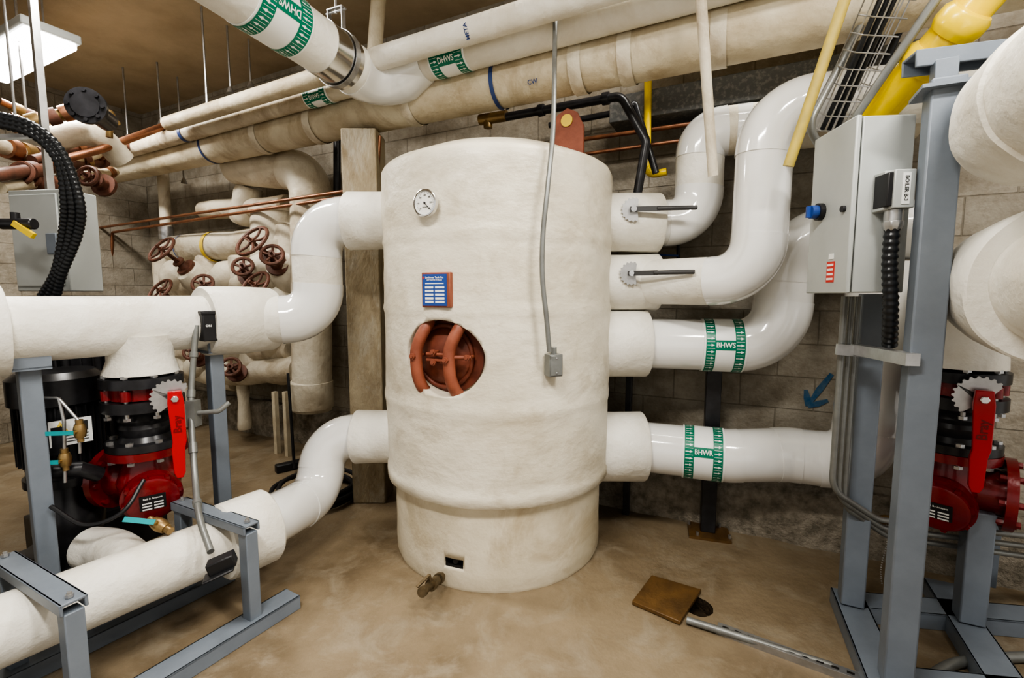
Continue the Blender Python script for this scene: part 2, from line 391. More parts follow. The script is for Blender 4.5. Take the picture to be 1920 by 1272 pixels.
for k in range(25):
    a=math.radians(225-270*k/24); d=rr*math.cos(a)+uu*math.sin(a); g.box(q+d*.046,(.009 if k%4==0 else .005,.0012,.001),X=d,Z=n)
for k in range(7):
    a=math.radians(225-270*k/6); d=rr*math.cos(a)+uu*math.sin(a); g.text(str(20+40*k),.010,q+d*.035+n*.001,n)
g.box(q+(rr*.55-uu*.6)*.022+n*.002,(.05,.003,.001),X=rr*.55-uu*.6,Z=n); g.lathe(q,n,[(0,.005),(.004,.005)],12)
g.text('TREND',.009,q-uu*.02+n*.001,n); g.make('dial_markings',ga)
p,n=tank_pt(821,544); rr,uu,nn=frame(n)
np=G(RUST).box(p+n*.005,(.155,.165,.03),X=rr,Z=n).make('nameplate_bracket',tank,bev=.004)
q=p+n*.0215; g=G(BLUEL); g.box(q-rr*.004,(.132,.148,.003),X=rr,Z=n); q=q+n*.0025-rr*.004
g.m(WT); g.text('Lochinvar Tank Co.',.0125,q+uu*.058,n); g.text('HOT WATER STORAGE',.008,q+uu*.046,n)
g.m(WT); g.box(q+uu*.03,(.10,.005,.001),X=rr,Z=n)
for i in range(5):
    for j,w in((-1,.045),(1,.05)): g.box(q+uu*(.012-i*.017)+rr*j*.029,(w,.0095,.001),X=rr,Z=n)
g.m(REDP); g.box(q+uu*.058-rr*.059,(.008,.008,.001),X=rr,Z=n)
g.make('nameplate',np,label='blue and white manufacturer data plate')
NZ={'a':(1.914,.172,.86),'b':(1.568,.165,.86),'c':(1.204,.20,.80),'d':(.571,.21,.80)}
def collar(x0,x1,y,zc,r):
    d=1 if x1>x0 else -1; Ln=abs(x1-x0)
    g=G(CLOTH); g.lathe((x0,y,zc),(d,0,0),[(0,r),(Ln*.5,r*.99),(Ln-.008,r),(Ln,r-.005),(Ln,r*.8)],48,jit=.008); return g.make('nozzle_collar',tank)
for k,(zc,r,x1) in NZ.items(): collar(TX+.55,x1,TY-.03,zc,r)
collar(TX-.55,-.97,TY,1.929,.17); collar(TX-.55,-.965,TY,.62,.165)
# ---------------------------------------------------------------- right pipes
YN=TY-.03
e=ipipe('insulated_pipe','white jacketed pipe rising from tank top nozzle, turning along wall',[(.8,YN,1.914),(1.09,YN,1.914),(1.09,YN,2.42),(1.3,2.74,2.42),(2.0,2.4,2.40)],.132,.17,ms=[PVC,CLOTH,OLDW,OLDW])
e=ipipe('insulated_pipe','glossy white jacketed pipe with tall riser and top elbow',[(.8,YN-.06,1.568),(1.23,2.38,1.568),(1.24,2.38,2.40),(2.1,2.12,2.40)],.128,.2,ms=[CLOTH,PVC,CLOTH])
e=ipipe('insulated_pipe','white jacketed boiler supply pipe with green bands',[(.75,YN,1.204),(1.50,2.62,1.204),(1.515,2.62,1.82),(2.06,2.35,1.82)],.148,.23,m=PVC)
c0=V((.75,YN,1.204)); d=(V((1.5,2.62,1.204))-c0).normalized(); marker(e,'BHWS',c0+d*.47,d,.148)
e=ipipe('insulated_pipe','white jacketed boiler return pipe with green bands',[(.75,YN,.571),(1.25,2.63,.571),(1.55,2.57,.60),(1.86,2.42,.60),(1.88,2.4,1.66)],.15,.26,m=PVC)
c0=V((.75,YN,.571)); d=(V((1.25,2.63,.571))-c0).normalized(); marker(e,'BHWR',c0+d*.39,d,.15)
for zc in(1.914,1.568):
    r=.172 if zc>1.8 else .165
    p=V((.665,YN-r-.012,zc+.045)); n=V((-.15,-1,0)).normalized()
    e=thing('butterfly_valve_lever','galvanised notched quadrant with dark grey hand lever','valve lever',p,'valve levers on tank outlets')
    G(STEEL).prism(gear(.066,12,pi*.35,pi*1.65),p-n*.0,n,.005).make('notched_plate',e)
    g=G(CHROME); g.cyl(p-n*.02,p+n*.03,.016,16); g.hexb(p+n*.03,n,.011,.01); g.make('valve_stem',e)
    q=V((1.0,2.56 if zc>1.8 else 2.40,zc+.045)); dd=(q-(p+n*.02)).normalized()
    g=G(LEV); g.beam(p+n*.02-dd*.02,p+n*.02+dd*.14,.012,.026,UP); g.cyl(p+n*.02+dd*.12,p+n*.02+dd*.33,.012,14,.004); g.make('hand_lever',e)
# ---------------------------------------------------------------- left pipes
hd=V((-.58,-.815,0)).normalized(); hp=V((-1.52,2.72,1.35))
ipipe('insulated_pipe','white jacketed pipe stepping down from tank to header',[(-.9,TY,1.929),(-1.165,TY,1.929),(-1.165,TY,1.35),hp+hd*.05],.14,.18)
hdr=thing('insulated_header_pipe','white canvas insulated header pipe resting on steel posts','pipe',hp)
G(CLOTH).tube([hp+hd*.1,hp+hd*2.6],.14,40).make('pipe_section',hdr)
G(CLOTH).lathe(hp+hd*-.12,hd,[(0,.15),(0,.182),(.01,.188),(.18,.19),(.36,.188),(.37,.18),(.37,.14)],48,jit=.008).make('flange_collar',hdr)
G(CLOTH).lathe(hp+hd*.98,hd,[(0,.14),(0,.185),(.01,.19),(.4,.193),(.8,.19),(.81,.14)],48,jit=.008).make('flange_collar',hdr)
VA=V((-1.84,2.30,0))
hs=hp+hd*((VA-hp).dot(hd)); VA=V((hs.x,hs.y,0))
G(CLOTH).lathe((VA.x,VA.y,1.30),(0,0,-1),[(0,.15),(.08,.135),(.12,.137),(.16,.150),(.185,.158),(.19,.12)],48,jit=.006).make('branch_tee',hdr)
lh0=V((-1.29,2.19,.34)); ld=V((-.47,-.66,0)).normalized()
ipipe('insulated_pipe','glossy white jacketed pipe from tank bottom nozzle to floor header',[(-.9,TY,.62),(-1.15,TY,.63),(-1.16,2.7,.30),lh0+ld*-.02],.13,.18,m=PVC)
lh=thing('insulated_header_pipe','white canvas insulated header pipe close to floor','pipe',lh0)
G(CLOTH).tube([lh0+ld*.1,lh0+ld*1.7],.12,40).make('pipe_section',lh)
G(CLOTH).lathe(lh0-ld*.1,ld,[(0,.14),(0,.168),(.01,.176),(.12,.178),(.21,.175),(.22,.165),(.22,.12)],48,jit=.009).make('flange_collar',lh)
G(CLOTH).lathe(lh0+ld*.86,ld,[(0,.12),(0,.168),(.01,.178),(.3,.18),(.6,.178),(.61,.12)],48,jit=.009).make('flange_collar',lh)
G(CLOTH).tube(smooth([(-1.98,2.10,.31),(-1.85,2.06,.32),(-1.7,1.96,.33),(-1.56,1.84,.34)],6),.095,32).make('branch_pipe',lh)
# ---------------------------------------------------------------- valve train
def valve_train(c,zt,ldir,lever_off,capdir,branch,label,lr=.3,fw=1.):
    c=V((c.x,c.y,0)); e=thing('valve_assembly',label,'valve',c+UP*(zt-.66))
    def Z(z): return c+UP*(zt+z)
    g=G(BLACK); g.lathe(Z(-.055),UP,[(0,.168),(.045,.168),(.05,.12)],48); g.make('top_flange',e)
    g=G(RED); g.lathe(Z(-.115),UP,[(0,.135),(.055,.135)],48)
    for k in range(8): a=2*pi*k/8+.2; g.cyl(Z(-.11)+V((math.cos(a),math.sin(a),0))*.145,Z(-.062)+V((math.cos(a),math.sin(a),0))*.145,.022,14)
    bv=g.make('butterfly_valve_body',e)
    g=G(BLACK); g.lathe(Z(-.36),UP,[(0,.165),(.035,.165),(.035,.115),(.06,.10),(.10,.112),(.12,.104),(.14,.115),(.165,.106),(.185,.12),(.19,.168),(.24,.168)],48); g.make('flanged_spool',e)
    for k in range(8):
        a=2*pi*k/8+.2; d=V((math.cos(a),math.sin(a),0))*.146
        g=G(STEEL); g.cyl(Z(-.20)+d,Z(.012)+d,.009,8); g.hexb(Z(-.205)+d,UP,.016,.014); g.hexb(Z(-.005)+d,UP,.016,.014); g.make('flange_bolt',e)
        g=G(STEEL); g.cyl(Z(-.41)+d,Z(-.31)+d,.009,8); g.hexb(Z(-.42)+d,UP,.016,.014); g.hexb(Z(-.325)+d,UP,.016,.014); g.make('flange_bolt',e)
    g=G(RED); g.lathe(Z(-.40),UP,[(0,.168),(.038,.168)],48)
    g.lathe(Z(-.66),UP,[(0,.05),(.02,.09),(.07,.125),(.13,.135),(.18,.12),(.22,.105),(.26,.105)],40)
    bd=V(branch).normalized(); b0=Z(-.53); g.lathe(b0,bd,[(0,.10),(.17,.10),(.17,.155),(.205,.155),(.205,.09)],40)
    cd=V(capdir).normalized(); g.lathe(b0-UP*.01,cd,[(0,.09),(.15,.098),(.15,.122),(.18,.122),(.18,.105),(.205,.105),(.21,.095)],40)
    r_,u_,n_=frame(cd)
    for k in range(8): a=2*pi*k/8+.2; d=(r_*math.cos(a)+u_*math.sin(a))*.108; g.hexb(b0-UP*.01+cd*.18+d,cd,.013,.02)
    r_,u_,n_=frame(bd)
    for k in range(8): a=2*pi*k/8; d=(r_*math.cos(a)+u_*math.sin(a))*.133; g.hexb(b0+bd*.15+d,bd,.014,.02); g.hexb(b0+bd*.205+d,bd,.014,.018)
    bod=g.make('strainer_body',e,label='red cast iron strainer body')
    r_,u_,n_=frame(cd); q=b0-UP*.02+cd*.2105; g=G(BLKP); g.box(q,(.10,.075,.003),X=r_,Z=cd); g.m(WT); q=q+cd*.0022
    g.text('Bell & Gossett',.0125,q+u_*.022,cd)
    for i in range(3):
        for j in(-1,1): g.box(q-u_*(i*.015+.002)+r_*j*.022,(.036,.007,.0006),X=r_,Z=cd)
    g.make('rating_plate',bod,label='black rating plate with white print')
    ld_=V(ldir).normalized(); s0=Z(-.09); g=G(BLACK); g.cyl(s0+ld_*.14,s0+ld_*(lr+.02),.018,16); g.make('valve_stem',e)
    pv=s0+ld_*(lr-.03); nf=V(lever_off).normalized()
    G(STEEL).prism(gear(.085,12,pi*.2,pi*1.3),pv,nf,.005).make('notched_plate',e)
    pv=s0+ld_*lr+nf*.0; g=G(REDL)
    rr,uu,nn=frame(nf)
    g.prism([(-.026,.035),(.026,.035),(.034,-.02),(.034,-.20),(.026,-.235),(.022,-.35),(.012,-.375),(-.012,-.375),(-.022,-.35),(-.026,-.235),(-.02,-.2),(-.03,-.02)][::-1],pv,nf,.022)
    g.m(CHROME); g.hexb(pv+nf*.022,nf,.016,.012); g.m(REDD); g.text('Bray',.045,pv+nf*.0235-uu*.12+rr*.004,nf,rot=pi/2)
    g.make('lever_handle',e,label='red locking lever handle',bev=.003)
    return e
valve_train(VA,1.11,(.86,-.5,0),(.55,-.83,0),(.62,-.75,-.18),(-.9,.1,0),'black and red valve train with red strainer under header tee',.31)
RVA=V((1.97,2.05,0))
valve_train(RVA,1.18,(-.45,-.88,0),(-.55,-.83,0),(-.75,-.6,-.25),(.75,-.66,0),'red valve and strainer hanging under insulated header beside steel frame',.27)
def pump(c,label,r=.23,ztop=1.52,pl=.5):
    c=V(c); k_=r/.23; e=thing('circulation_pump',label,'pump',c)
    g=G(BLACK); g.box(c+UP*.11,(pl,pl,.22),X=E1); g.make('pump_plinth',e,bev=.01)
    g=G(BLACK); g.lathe(c+UP*.22,UP,[(0,.24*k_),(.04,.24*k_),(.05,.17*k_),(.12,.2*k_),(.2,.2*k_),(.26,.14*k_),(.36,.14*k_),(.36,.22*k_),(.40,.22*k_)],40); g.make('pump_casing',e)
    g=G(BLACK); g.lathe(c+UP*.62,UP,[(0,.2*k_),(.04,.2*k_),(.04,r*.88),(ztop-.82,r*.88),(ztop-.8,r+.02),(ztop-.68,r+.02),(ztop-.65,r*.9)],48)
    for k in range(28):
        a=2*pi*k/28; d=V((math.cos(a),math.sin(a),0)); g.box(c+UP*(.64+(ztop-.78)/2)+d*r*.93,(.035,.006,max(ztop-.88,.1)),X=d)
    g.box(c+V((.52,-.87,0))*(r+.02)+UP*(.62+(ztop-.7)*.45),(.12,.07,.13),X=(.87,.52,0)); g.make('motor',e,label='black finned electric motor')
    return e
pump((-2.50,2.72,0),'tall black vertical pump with finned motor behind header')
pm=pump((-2.22,2.26,0),'black vertical pump with short motor under header',.16,1.16,.42)
pump((-3.3,2.1,0),'black vertical pump at edge of skid')
q=V((-2.22,2.26,.86)); n=(V((.80,-.6,0))).normalized(); p=q+n*.205; rr,uu,nn=frame(n)
g=G(WT); g.box(p,(.15,.12,.004),X=rr,Z=n); g.m(YTAG); g.prism([(-.03,-.025),(.03,-.025),(0,.03)],p-rr*.035+uu*.025+n*.003,n,.001); g.m(LINE)
g.text('!',.04,p-rr*.035+uu*.02+n*.005,n); g.box(p+rr*.04+uu*.022+n*.003,(.04,.045,.002),X=rr,Z=n)
for i in range(3): g.box(p-uu*(.015+i*.014)+n*.003,(.12,.004,.002),X=rr,Z=n)
g.make('warning_label',pm,label='white warning label with yellow triangle')
# ---------------------------------------------------------------- left skid frame
fr=thing('steel_skid','blue-grey painted steel skid frame carrying header pipes','frame',(-1.8,2.1,0))
for s in(.92,.20):
    p=hp+hd*s; p=V((p.x,p.y,0)); G(GREY).box(p+UP*.6,(.07,.07,1.18),X=hd).make('post',fr,bev=.006)
    g=G(GREY); g.box(p+UP*1.19,(.12,.17,.012),X=hd)
    for k in(-1,1): g.box(p+UP*1.22+hd.cross(UP)*k*.08,(.12,.01,.06),X=hd)
    g.make('saddle_plate',fr)
def cbeam(a,b,w,h,t=.01):
    g=G(GREY); g.beam(a+UP*(h-t/2),b+UP*(h-t/2),w,t); s=(b-a).normalized().cross(UP)
    for k in(-1,1): g.beam(a+s*k*(w/2-t/2)+UP*h/2,b+s*k*(w/2-t/2)+UP*h/2,t,h)
    return g
legs=[(V((-1.16,1.97,0)),V((-1.60,2.19,0))),(V((-1.46,1.46,0)),V((-1.93,1.70,0)))]
for i,(a,b) in enumerate(legs):
    zb_=.462
    for q in(a,b): G(GREY).box(q+UP*(zb_/2+.03),(.055,.055,zb_-.06),X=a-b).make('leg',fr,bev=.004)
    d=(a-b).normalized(); cbeam(b-d*.03+UP*zb_,a+d*.03+UP*zb_,.075,.04).make('cross_beam',fr,bev=.003)
    for k in(-1,1):
        g=G(STEEL); q=(a if k>0 else b)+UP*(zb_+.04); g.cyl(q-UP*.02,q+UP*.02,.007,8); g.hexb(q+UP*.002,UP,.012,.01); g.make('anchor_bolt',fr)
ra=(legs[0][0]-legs[1][0]).normalized()
for k in(0,1): cbeam(legs[0][k]+ra*.2,legs[1][k]-ra*.6,.11,.065).make('base_rail',fr,bev=.003)
for s in(.20,.92): 
    p=hp+hd*s; p=V((p.x,p.y,0)); G(GREY).box(p+UP*.012,(.2,.2,.02),X=hd).make('base_plate',fr)
cbeam(V((-1.68,2.55,0))-hd*.1,V((-2.05,2.02,0))+hd*.5,.1,.08).make('base_rail',fr)
e=thing('flow_switch','black switch box with grey conduit down to black junction box','switch',S(390,1060,1.9))
p=S(391,614,2.42); g=G(BLKP); g.box(p,(.075,.06,.14),X=hd); g.box(p+UP*.075,(.085,.07,.02),X=hd); b=g.make('switch_housing',e,bev=.005)
g=G(WT); n=V((.5,-.85,0)).normalized(); g.text('ON',.016,p+V((.03,-.045,.01)),n); b2=g.make('switch_lettering',b)
pts=smooth([S(368,610,2.38),S(364,660,2.36),S(358,760,2.3),S(366,900,2.15),S(374,970,1.98),S(395,1035,1.84)],8)
g=G(COND); g.tube(pts,.014,12); 
for k in(8,14,20,28): g.cyl(pts[k],pts[k+1],.019,14)
g.box(S(363,775,2.29),(.045,.05,.13)); g.tube([S(363,775,2.29),S(410,772,2.3),S(430,755,2.33)],.012,12,fil=.03); g.make('flexible_conduit',e)
g=G(BLKP); p=S(416,1056,1.82); g.box(p,(.10,.06,.05),X=(.8,.35,.25)); g.box(p-V((0,.02,.03)),(.115,.07,.01),X=(.8,.35,.25)); g.make('junction_box',e,bev=.006)
def ballvalve(p,d,hd_,label,s=1.):
    p=V(p); d=V(d).normalized(); e=thing('ball_valve',label,'valve',p)
    g=G(BRASS); g.lathe(p-d*.05*s,d,[(0,.012*s),(.02*s,.012*s),(.02*s,.018*s),(.035*s,.022*s),(.05*s,.024*s),(.065*s,.022*s),(.08*s,.018*s),(.08*s,.014*s),(.1*s,.014*s)],16)
    hd_=V(hd_).normalized(); ax=d.cross(hd_); ax=(ax if ax.length>.1 else UP).normalized(); 
    if ax.z<0: ax=-ax
    g.cyl(p,p+ax*.035*s,.007*s,10); g.make('valve_body',e)
    g=G(TEAL); g.beam(p+ax*.035*s,p+ax*.036*s+hd_*.11*s,.018*s,.004,ax); g.make('lever',e); return e
ballvalve(S(150,808,2.02),UP,(-1,-.1,0),'small brass ball valve with teal lever',1.0)
ballvalve(S(300,985,1.95),(.8,-.2,-.3),(-1,0,.1),'brass drain valve with teal lever near floor',1.2)
ballvalve(S(122,862,2.02),UP,(-1,-.1,0),'small brass ball valve with teal lever',1.0)
ballvalve(S(1660,975,2.2),(1,0,0),(.2,0,1),'small brass valve with hanging chain',1.)
g=G(STEEL); p0=S(1662,985,2.18)
for k in range(26): g.ball(p0-UP*(.012*k)+V((.01*math.sin(k*.25),0,0)),.0035,1,8)
g.make('bead_chain',label='thin brass bead chain hanging from small valve',cat='chain',kind='stuff')
g=G(STEEL); g.tube([S(65,747,2.02),S(110,747,2.02),S(148,790,2.02),S(150,850,2.02)],.006,10,fil=.03); g.tube([S(110,747,2.02),S(120,790,2.02),S(122,905,2.02)],.007,10,fil=.03); g.make('gauge_tubing',label='thin stainless sensing tubing beside pump',cat='tube')
G(BLACK).tube([S(80,885,2.02),S(150,880,2.08),S(185,890,2.15)],.035,16).make('suction_stub',label='short black iron pipe stub between pump and strainer',cat='pipe')
G(BLKP).tube(smooth([S(95,950,1.95),S(160,985,1.95),S(230,960,2.0),S(270,900,2.1)],8),.009,8).make('power_cable',label='black cable looping below pump',cat='cable')
# ---------------------------------------------------------------- overhead pipes
def pz(px,c,Z,y0=150):
    y=y0
    for _ in range(12):
        p=SW(px,y,c); y-= (Z-p.z)*F/max(p.y,.5)*.9
    return SW(px,y,c)
O4a,O4b=pz(195,2.9,2.77),pz(1700,2.9,2.73,0)
o4=thing('insulated_pipe','large aged beige insulated overhead pipe running along wall','pipe',O4a)
G(OLD).tube([O4a,O4b+E1*1.5],.135,40).make('pipe_section',o4)
d=(O4b-O4a).normalized()
def along(a,b,px):
    d=(b-a); lo,hi=0.,1.5
    for _ in range(30):
        m_=(lo+hi)/2; p=a+d*m_; 
        x=960+F*p.x/(p.y*ct-(p.z-H)*st)
        if x<px: lo=m_
        else: hi=m_
    return a+d*lo
def band(parent,p,d,r,w=.03,m=BLUE,name='identification_band'): G(m).lathe(p-d*w/2,d,[(0,r+.002),(w,r+.002)],40,cap=False).make(name,parent)
for px in(402,940): band(o4,along(O4a,O4b,px),d,.136,.025)
p=along(O4a,O4b,1015); n=(CAM-p); n=(n-d*n.dot(d)).normalized(); G(BLUE).text('CW',.034,p+n*.138-UP*.02,n,up=n.cross(d)).make('pipe_lettering',o4)
for px in(500,600,780,1090,1180,1350): band(o4,along(O4a,O4b,px),d,.136,.07,OLDW,'jacket_seam')
O2a,O2b=pz(185,2.7,2.81),pz(1640,2.7,2.90,0); d2=(O2b-O2a).normalized()
o2=thing('insulated_pipe','white insulated hot water pipe overhead with green bands','pipe',O2a)
pm_=along(O2a,O2b,770)
G(OLDW).tube([O2a,pm_],.065,32).make('pipe_section',o2); G(CLOTH).tube([pm_,O2b+E1],.092,36).make('pipe_section',o2)
marker(o2,'DHWS',along(O2a,O2b,602),d2,.065,.05,.10,.036); marker(o2,'DHWS',along(O2a,O2b,850),d2,.092,.055,.11,.042)
band(o2,along(O2a,O2b,350),d2,.067,.04)
for px in(965,1120,1300): band(o2,along(O2a,O2b,px),d2,.093,.05,CLOTH,'jacket_seam')
O3a,O3b=pz(315,2.5,2.84),pz(1500,2.5,2.90,0); d3=(O3b-O3a).normalized()
o3=thing('insulated_pipe','slender insulated pipe overhead, aged then freshly wrapped','pipe',O3a)
pm3=along(O3a,O3b,665); G(OLD).tube([O3a,pm3],.055,28).make('pipe_section',o3); G(CLOTH).tube([pm3,O3b+E1],.064,28).make('pipe_section',o3)
p=along(O3a,O3b,885); n=(CAM-p); n=(n-d3*n.dot(d3)).normalized(); G(BLUE).text('META',.03,p+n*.066,n,up=n.cross(d3),rot=pi/2).make('pipe_lettering',o3)
a=SZ(330,-100,2.86); b=SZ(716,168,2.80); cc=along(O2a,O2b,800)
o1=thing('insulated_pipe','thick white insulated hot water pipe crossing room overhead','pipe',b)
P=pieces([a,b,cc],.2,12); G(CLOTH).tube(P[0][1],.138,40).make('pipe_section',o1)
arc=P[1][1]; G(PVC).tube([arc[0]+(arc[0]-arc[1]).normalized()*.04]+arc+[cc],[.142]*(len(arc)+1)+[.1],40).make('elbow_cover',o1)
d1=(b-a).normalized()
def along1(px): return along(a,b,px)
marker(o1,'DHWS',along1(503),d1,.138,.07,.13,.05,flip='t',roll=-.5)
p=along1(628); G(CHROME).lathe(p-d1*.12,d1,[(0,.139),(0,.143),(.2,.143),(.2,.139)],48).make('metal_sleeve',o1)
q=p+d1*.02; ch=thing('clevis_hanger','galvanised clevis hanger holding insulated pipe','pipe hanger',p+UP*.15)
g=G(STEEL); s_=d1.cross(UP).normalized(); 
ringp=[q+(s_*math.cos(t)+UP*math.sin(t))*.152 for t in [2*pi*k/40 for k in range(41)]]
for i in range(40): g.box((ringp[i]+ringp[i+1])/2,((ringp[i+1]-ringp[i]).length*1.1,.035,.004),X=(ringp[i+1]-ringp[i]),Z=((ringp[i]+ringp[i+1])/2-q))
for s in(-1,1): g.box(q+s_*s*.05+UP*.2,(.005,.03,.13),X=s_)
g.cyl(q-s_*.07+UP*.25,q+s_*.07+UP*.25,.007,10); g.box(q+UP*.265,(.11,.03,.006),X=s_)
g.make('clevis_ring',ch)
G(STEEL).cyl(q+UP*.24,V((q.x,q.y,CZ)),.007,10).make('threaded_rod',ch)
ipipe('insulated_pipe','aged beige pipe bend rising to ceiling',[pz(590,2.95,3.05),pz(700,2.95,3.06),V(pz(715,2.95,3.06))+UP*.5],.05,.1,OLD,OLD)
rods=[(52,0,245,3.4),(240,70,258,4.7),(302,92,230,4.6),(345,88,340,4.9),(389,30,205,3.75),(432,40,170,4.0),(470,30,160,4.2),(30,0,235,3.2)]
for px,y0,y1,Y in rods:
    p=S(px,y1,Y); e=thing('pipe_hanger_rod','thin steel hanger rod dropping from ceiling','hanger rod',p,'hanger rods from ceiling')
    G(STEEL).cyl(p,V((p.x,p.y,CZ)),.008,8).make('threaded_rod',e); g=G(STEEL); g.lathe(p-UP*.02,UP,[(0,.03),(.03,.02),(.05,.012)],12); g.make('hanger_clip',e)
p=S(95,370,2.9); G(STEEL).box(V((p.x,p.y,(p.z+CZ)/2)),(.035,.035,CZ-p.z),X=E1).make('strut_channel',label='vertical galvanised strut hanging from ceiling',cat='strut')
# ---------------------------------------------------------------- conduit in front of tank
tp,tn=tank_pt(1032,683)
e=thing('hanging_conduit','grey conduit hanging in front of tank ending in small box','conduit',tp)
P=smooth([S(1041,18,2.5),S(1040,110,2.42),S(1037,240,2.2),S(1027,350,2.13),S(1018,440,2.12),S(1017,520,2.12),S(1025,600,2.13),S(1030,660,2.14)],8)
G(COND).tube(P,.0115,14).make('conduit',e)
rr,uu,nn=frame(tn); p=tp+tn*.03; g=G(COND); g.box(p,(.07,.055,.105),X=rr); g.box(p+tn*.03,(.062,.004,.095),X=rr); g.cyl(p+UP*.05,p+UP*.085,.015,14)
g.m(STEEL); g.hexb(p+tn*.03+UP*.035,tn,.005,.005); g.hexb(p+tn*.03-UP*.035,tn,.005,.005); g.make('junction_box',e,bev=.003)
e=thing('drain_valve','dull brass hose drain valve at foot of tank','valve',SZ(790,1125,0))
a=S(826,1083,2.26); b=S(790,1112,2.05); d=(b-a).normalized(); g=G(BRASSD)
g.lathe(a-d*.05,d,[(0,.018),(.06,.018),(.06,.028),(.085,.028),(.085,.02),(.11,.024),(.15,.024),(.15,.03),(.17,.03),(.17,.02),(.24,.018),(.25,.024),(.27,.024)],20); g.make('valve_body',e)
g=G(BRASSD); g.cyl((a+b)/2,(a+b)/2+V((-.01,0,.05)),.008); g.beam((a+b)/2+V((-.01,0,.05)),(a+b)/2+V((-.06,-.05,.02)),.016,.006); g.make('handle',e)
# ---------------------------------------------------------------- column, posts, coil
cp=SZ(692,945,0); G(WOOD).box(V((cp.x,cp.y+.12,1.3)),(.235,.235,2.6)).make('support_column',label='weathered brown rough square support column behind tank',cat='column',bev=.008)
e=thing('pipe_support_post','dark steel post with base plate standing on floor','post',(1.235,2.84,0))
G(BLACK).box((1.235,2.84,.53),(.085,.085,1.03),X=(1,-.3,0)).make('post',e,bev=.004)
G(PLATE).box((1.235,2.82,.008),(.24,.2,.016),X=(1,-.3,0)).make('base_plate',e)
for i in(-1,1):
    for j in(-1,1): G(STEEL).hexb((1.235+i*.09,2.82+j*.07-i*.02,.016),UP,.01,.02).make('anchor_bolt',e)
G(BLACK).box((.78,3.08,.55),(.04,.04,1.1),X=E1).make('pipe_support_post',label='thin dark steel post behind tank pipes',cat='post',bev=.003)
g=G(BLKP); cc=V((-1.45,3.35,0))
for k in range(4): g.torus(cc+V((random.uniform(-.03,.03),random.uniform(-.03,.03),.02+k*.03)),(random.uniform(-.05,.05),random.uniform(-.05,.05),1),.3-k*.012,.016,40,8)
g.make('coiled_hose',label='coil of black rubber hose on floor',cat='hose')
# ---------------------------------------------------------------- floor plate, strut
P=[SZ(1222,1079,.02),SZ(1315,1106,.02),SZ(1275,1167,.02),SZ(1185,1128,.02)]
g=G(PLATE); vs=[V((p.x,p.y,.003)) for p in P]+[V((p.x,p.y,.022)) for p in P]; g.add(vs,[[0,1,2,3],[7,6,5,4],[0,4,5,1],[1,5,6,2],[2,6,7,3],[3,7,4,0]]); g.make('floor_cover_plate',label='rusty brown steel cover plate lying beside floor hole',cat='metal plate',bev=.003)
e=thing('floor_conduit','grey conduit and slotted galvanised strut lying on floor','conduit',SZ(1400,1200,0))
G(COND).tube([SZ(1288,1163,.02),SZ(1420,1205,.02),SZ(1560,1250,.02)],.016,12).make('conduit',e)
a=SZ(1345,1184,.0);b=SZ(1660,1300,.0); dd=(b-a).normalized(); s=dd.cross(UP)
g=G(STEEL); g.beam(a+UP*.002,b+UP*.002,.041,.003)
for k in(-1,1): g.beam(a+s*k*.02+UP*.015,b+s*k*.02+UP*.015,.003,.03)
g.beam(a+UP*.03,b+UP*.03,.041,.0015)
g.m(DARK); n=int((b-a).length/.05)
for k in range(n): g.beam(a+dd*(.02+k*.05)+UP*.0313+s*.002,a+dd*(.045+k*.05)+UP*.0313+s*.002,.012,.0015)  # dark strips on the strut paint the shade of open slots
g.make('strut_channel',e)
A=SW(1560,702,3.643);B=SW(1514,762,3.643)
ed=(B-A).normalized(); es=ed.cross(E2)
g=G(BLUEP); w=.018
hd1=(ed*-.80+es*.6).normalized(); hd2=(ed*-.80-es*.6).normalized()
def strip(p,q,w): 
    d_=(q-p).normalized(); s_=d_.cross(E2)*w; m_=(p+q)/2+s_*.15; return [p-s_*.6,m_-s_,q-s_*.5,q+s_*.5,m_+s_,p+s_*.7]
g.add(strip(A,B-ed*.01,w),[[0,1,2,3,4,5]]); g.add([v+E2*.001 for v in strip(B,B+hd1*.10,w)],[[0,1,2,3,4,5]]); g.add([v+E2*.002 for v in strip(B,B+hd2*.11,w)],[[0,1,2,3,4,5]])
g.make('painted_arrow',label='blue spray painted arrow on block wall',cat='marking')
# ---------------------------------------------------------------- right frame, cabinet
fr=thing('steel_skid','blue-grey painted steel frame with tall posts and base rails','frame',(1.6,1.8,0))
for x,y,zt in((1.41,1.6,2.19),(1.57,2.05,1.5),(2.0,1.93,.58),(2.32,2.2,.7)):
    G(GREY).box((x,y,zt/2+.04),(.09,.09,zt-.08),X=E2).make('post',fr,bev=.006)
for a,b in((V((1.57,2.05,0))-E2*.1,V((1.41,1.6,0))+E2*.5),(V((2.0,1.95,0))-E2*.3,V((2.0,1.95,0))+E2*1.0),(V((1.57,2.08,0)),V((2.45,1.95,0))),(V((1.45,1.62,0)),V((2.3,1.5,0)))):
    cbeam(a,b,.13,.075).make('base_rail',fr,bev=.003)
G(GREY).box((1.41,1.6,2.16),(.15,.15,.012),X=E2).make('cap_plate',fr)
cbeam(V((1.35,1.68,2.25)),V((2.1,1.50,2.27)),.09,.055).make('top_beam',fr,bev=.003)
G(GREY).box((1.42,1.62,2.21),(.06,.06,.1),X=E2).make('top_bracket',fr,bev=.003)
G(STEEL).beam(S(1605,655,1.93),S(1712,675,1.55),.042,.042).make('strut_bracket',fr)
G(GREY).beam((1.96,1.98,.62),(2.34,2.2,.62),.09,.07).make('cross_beam',fr,bev=.004)
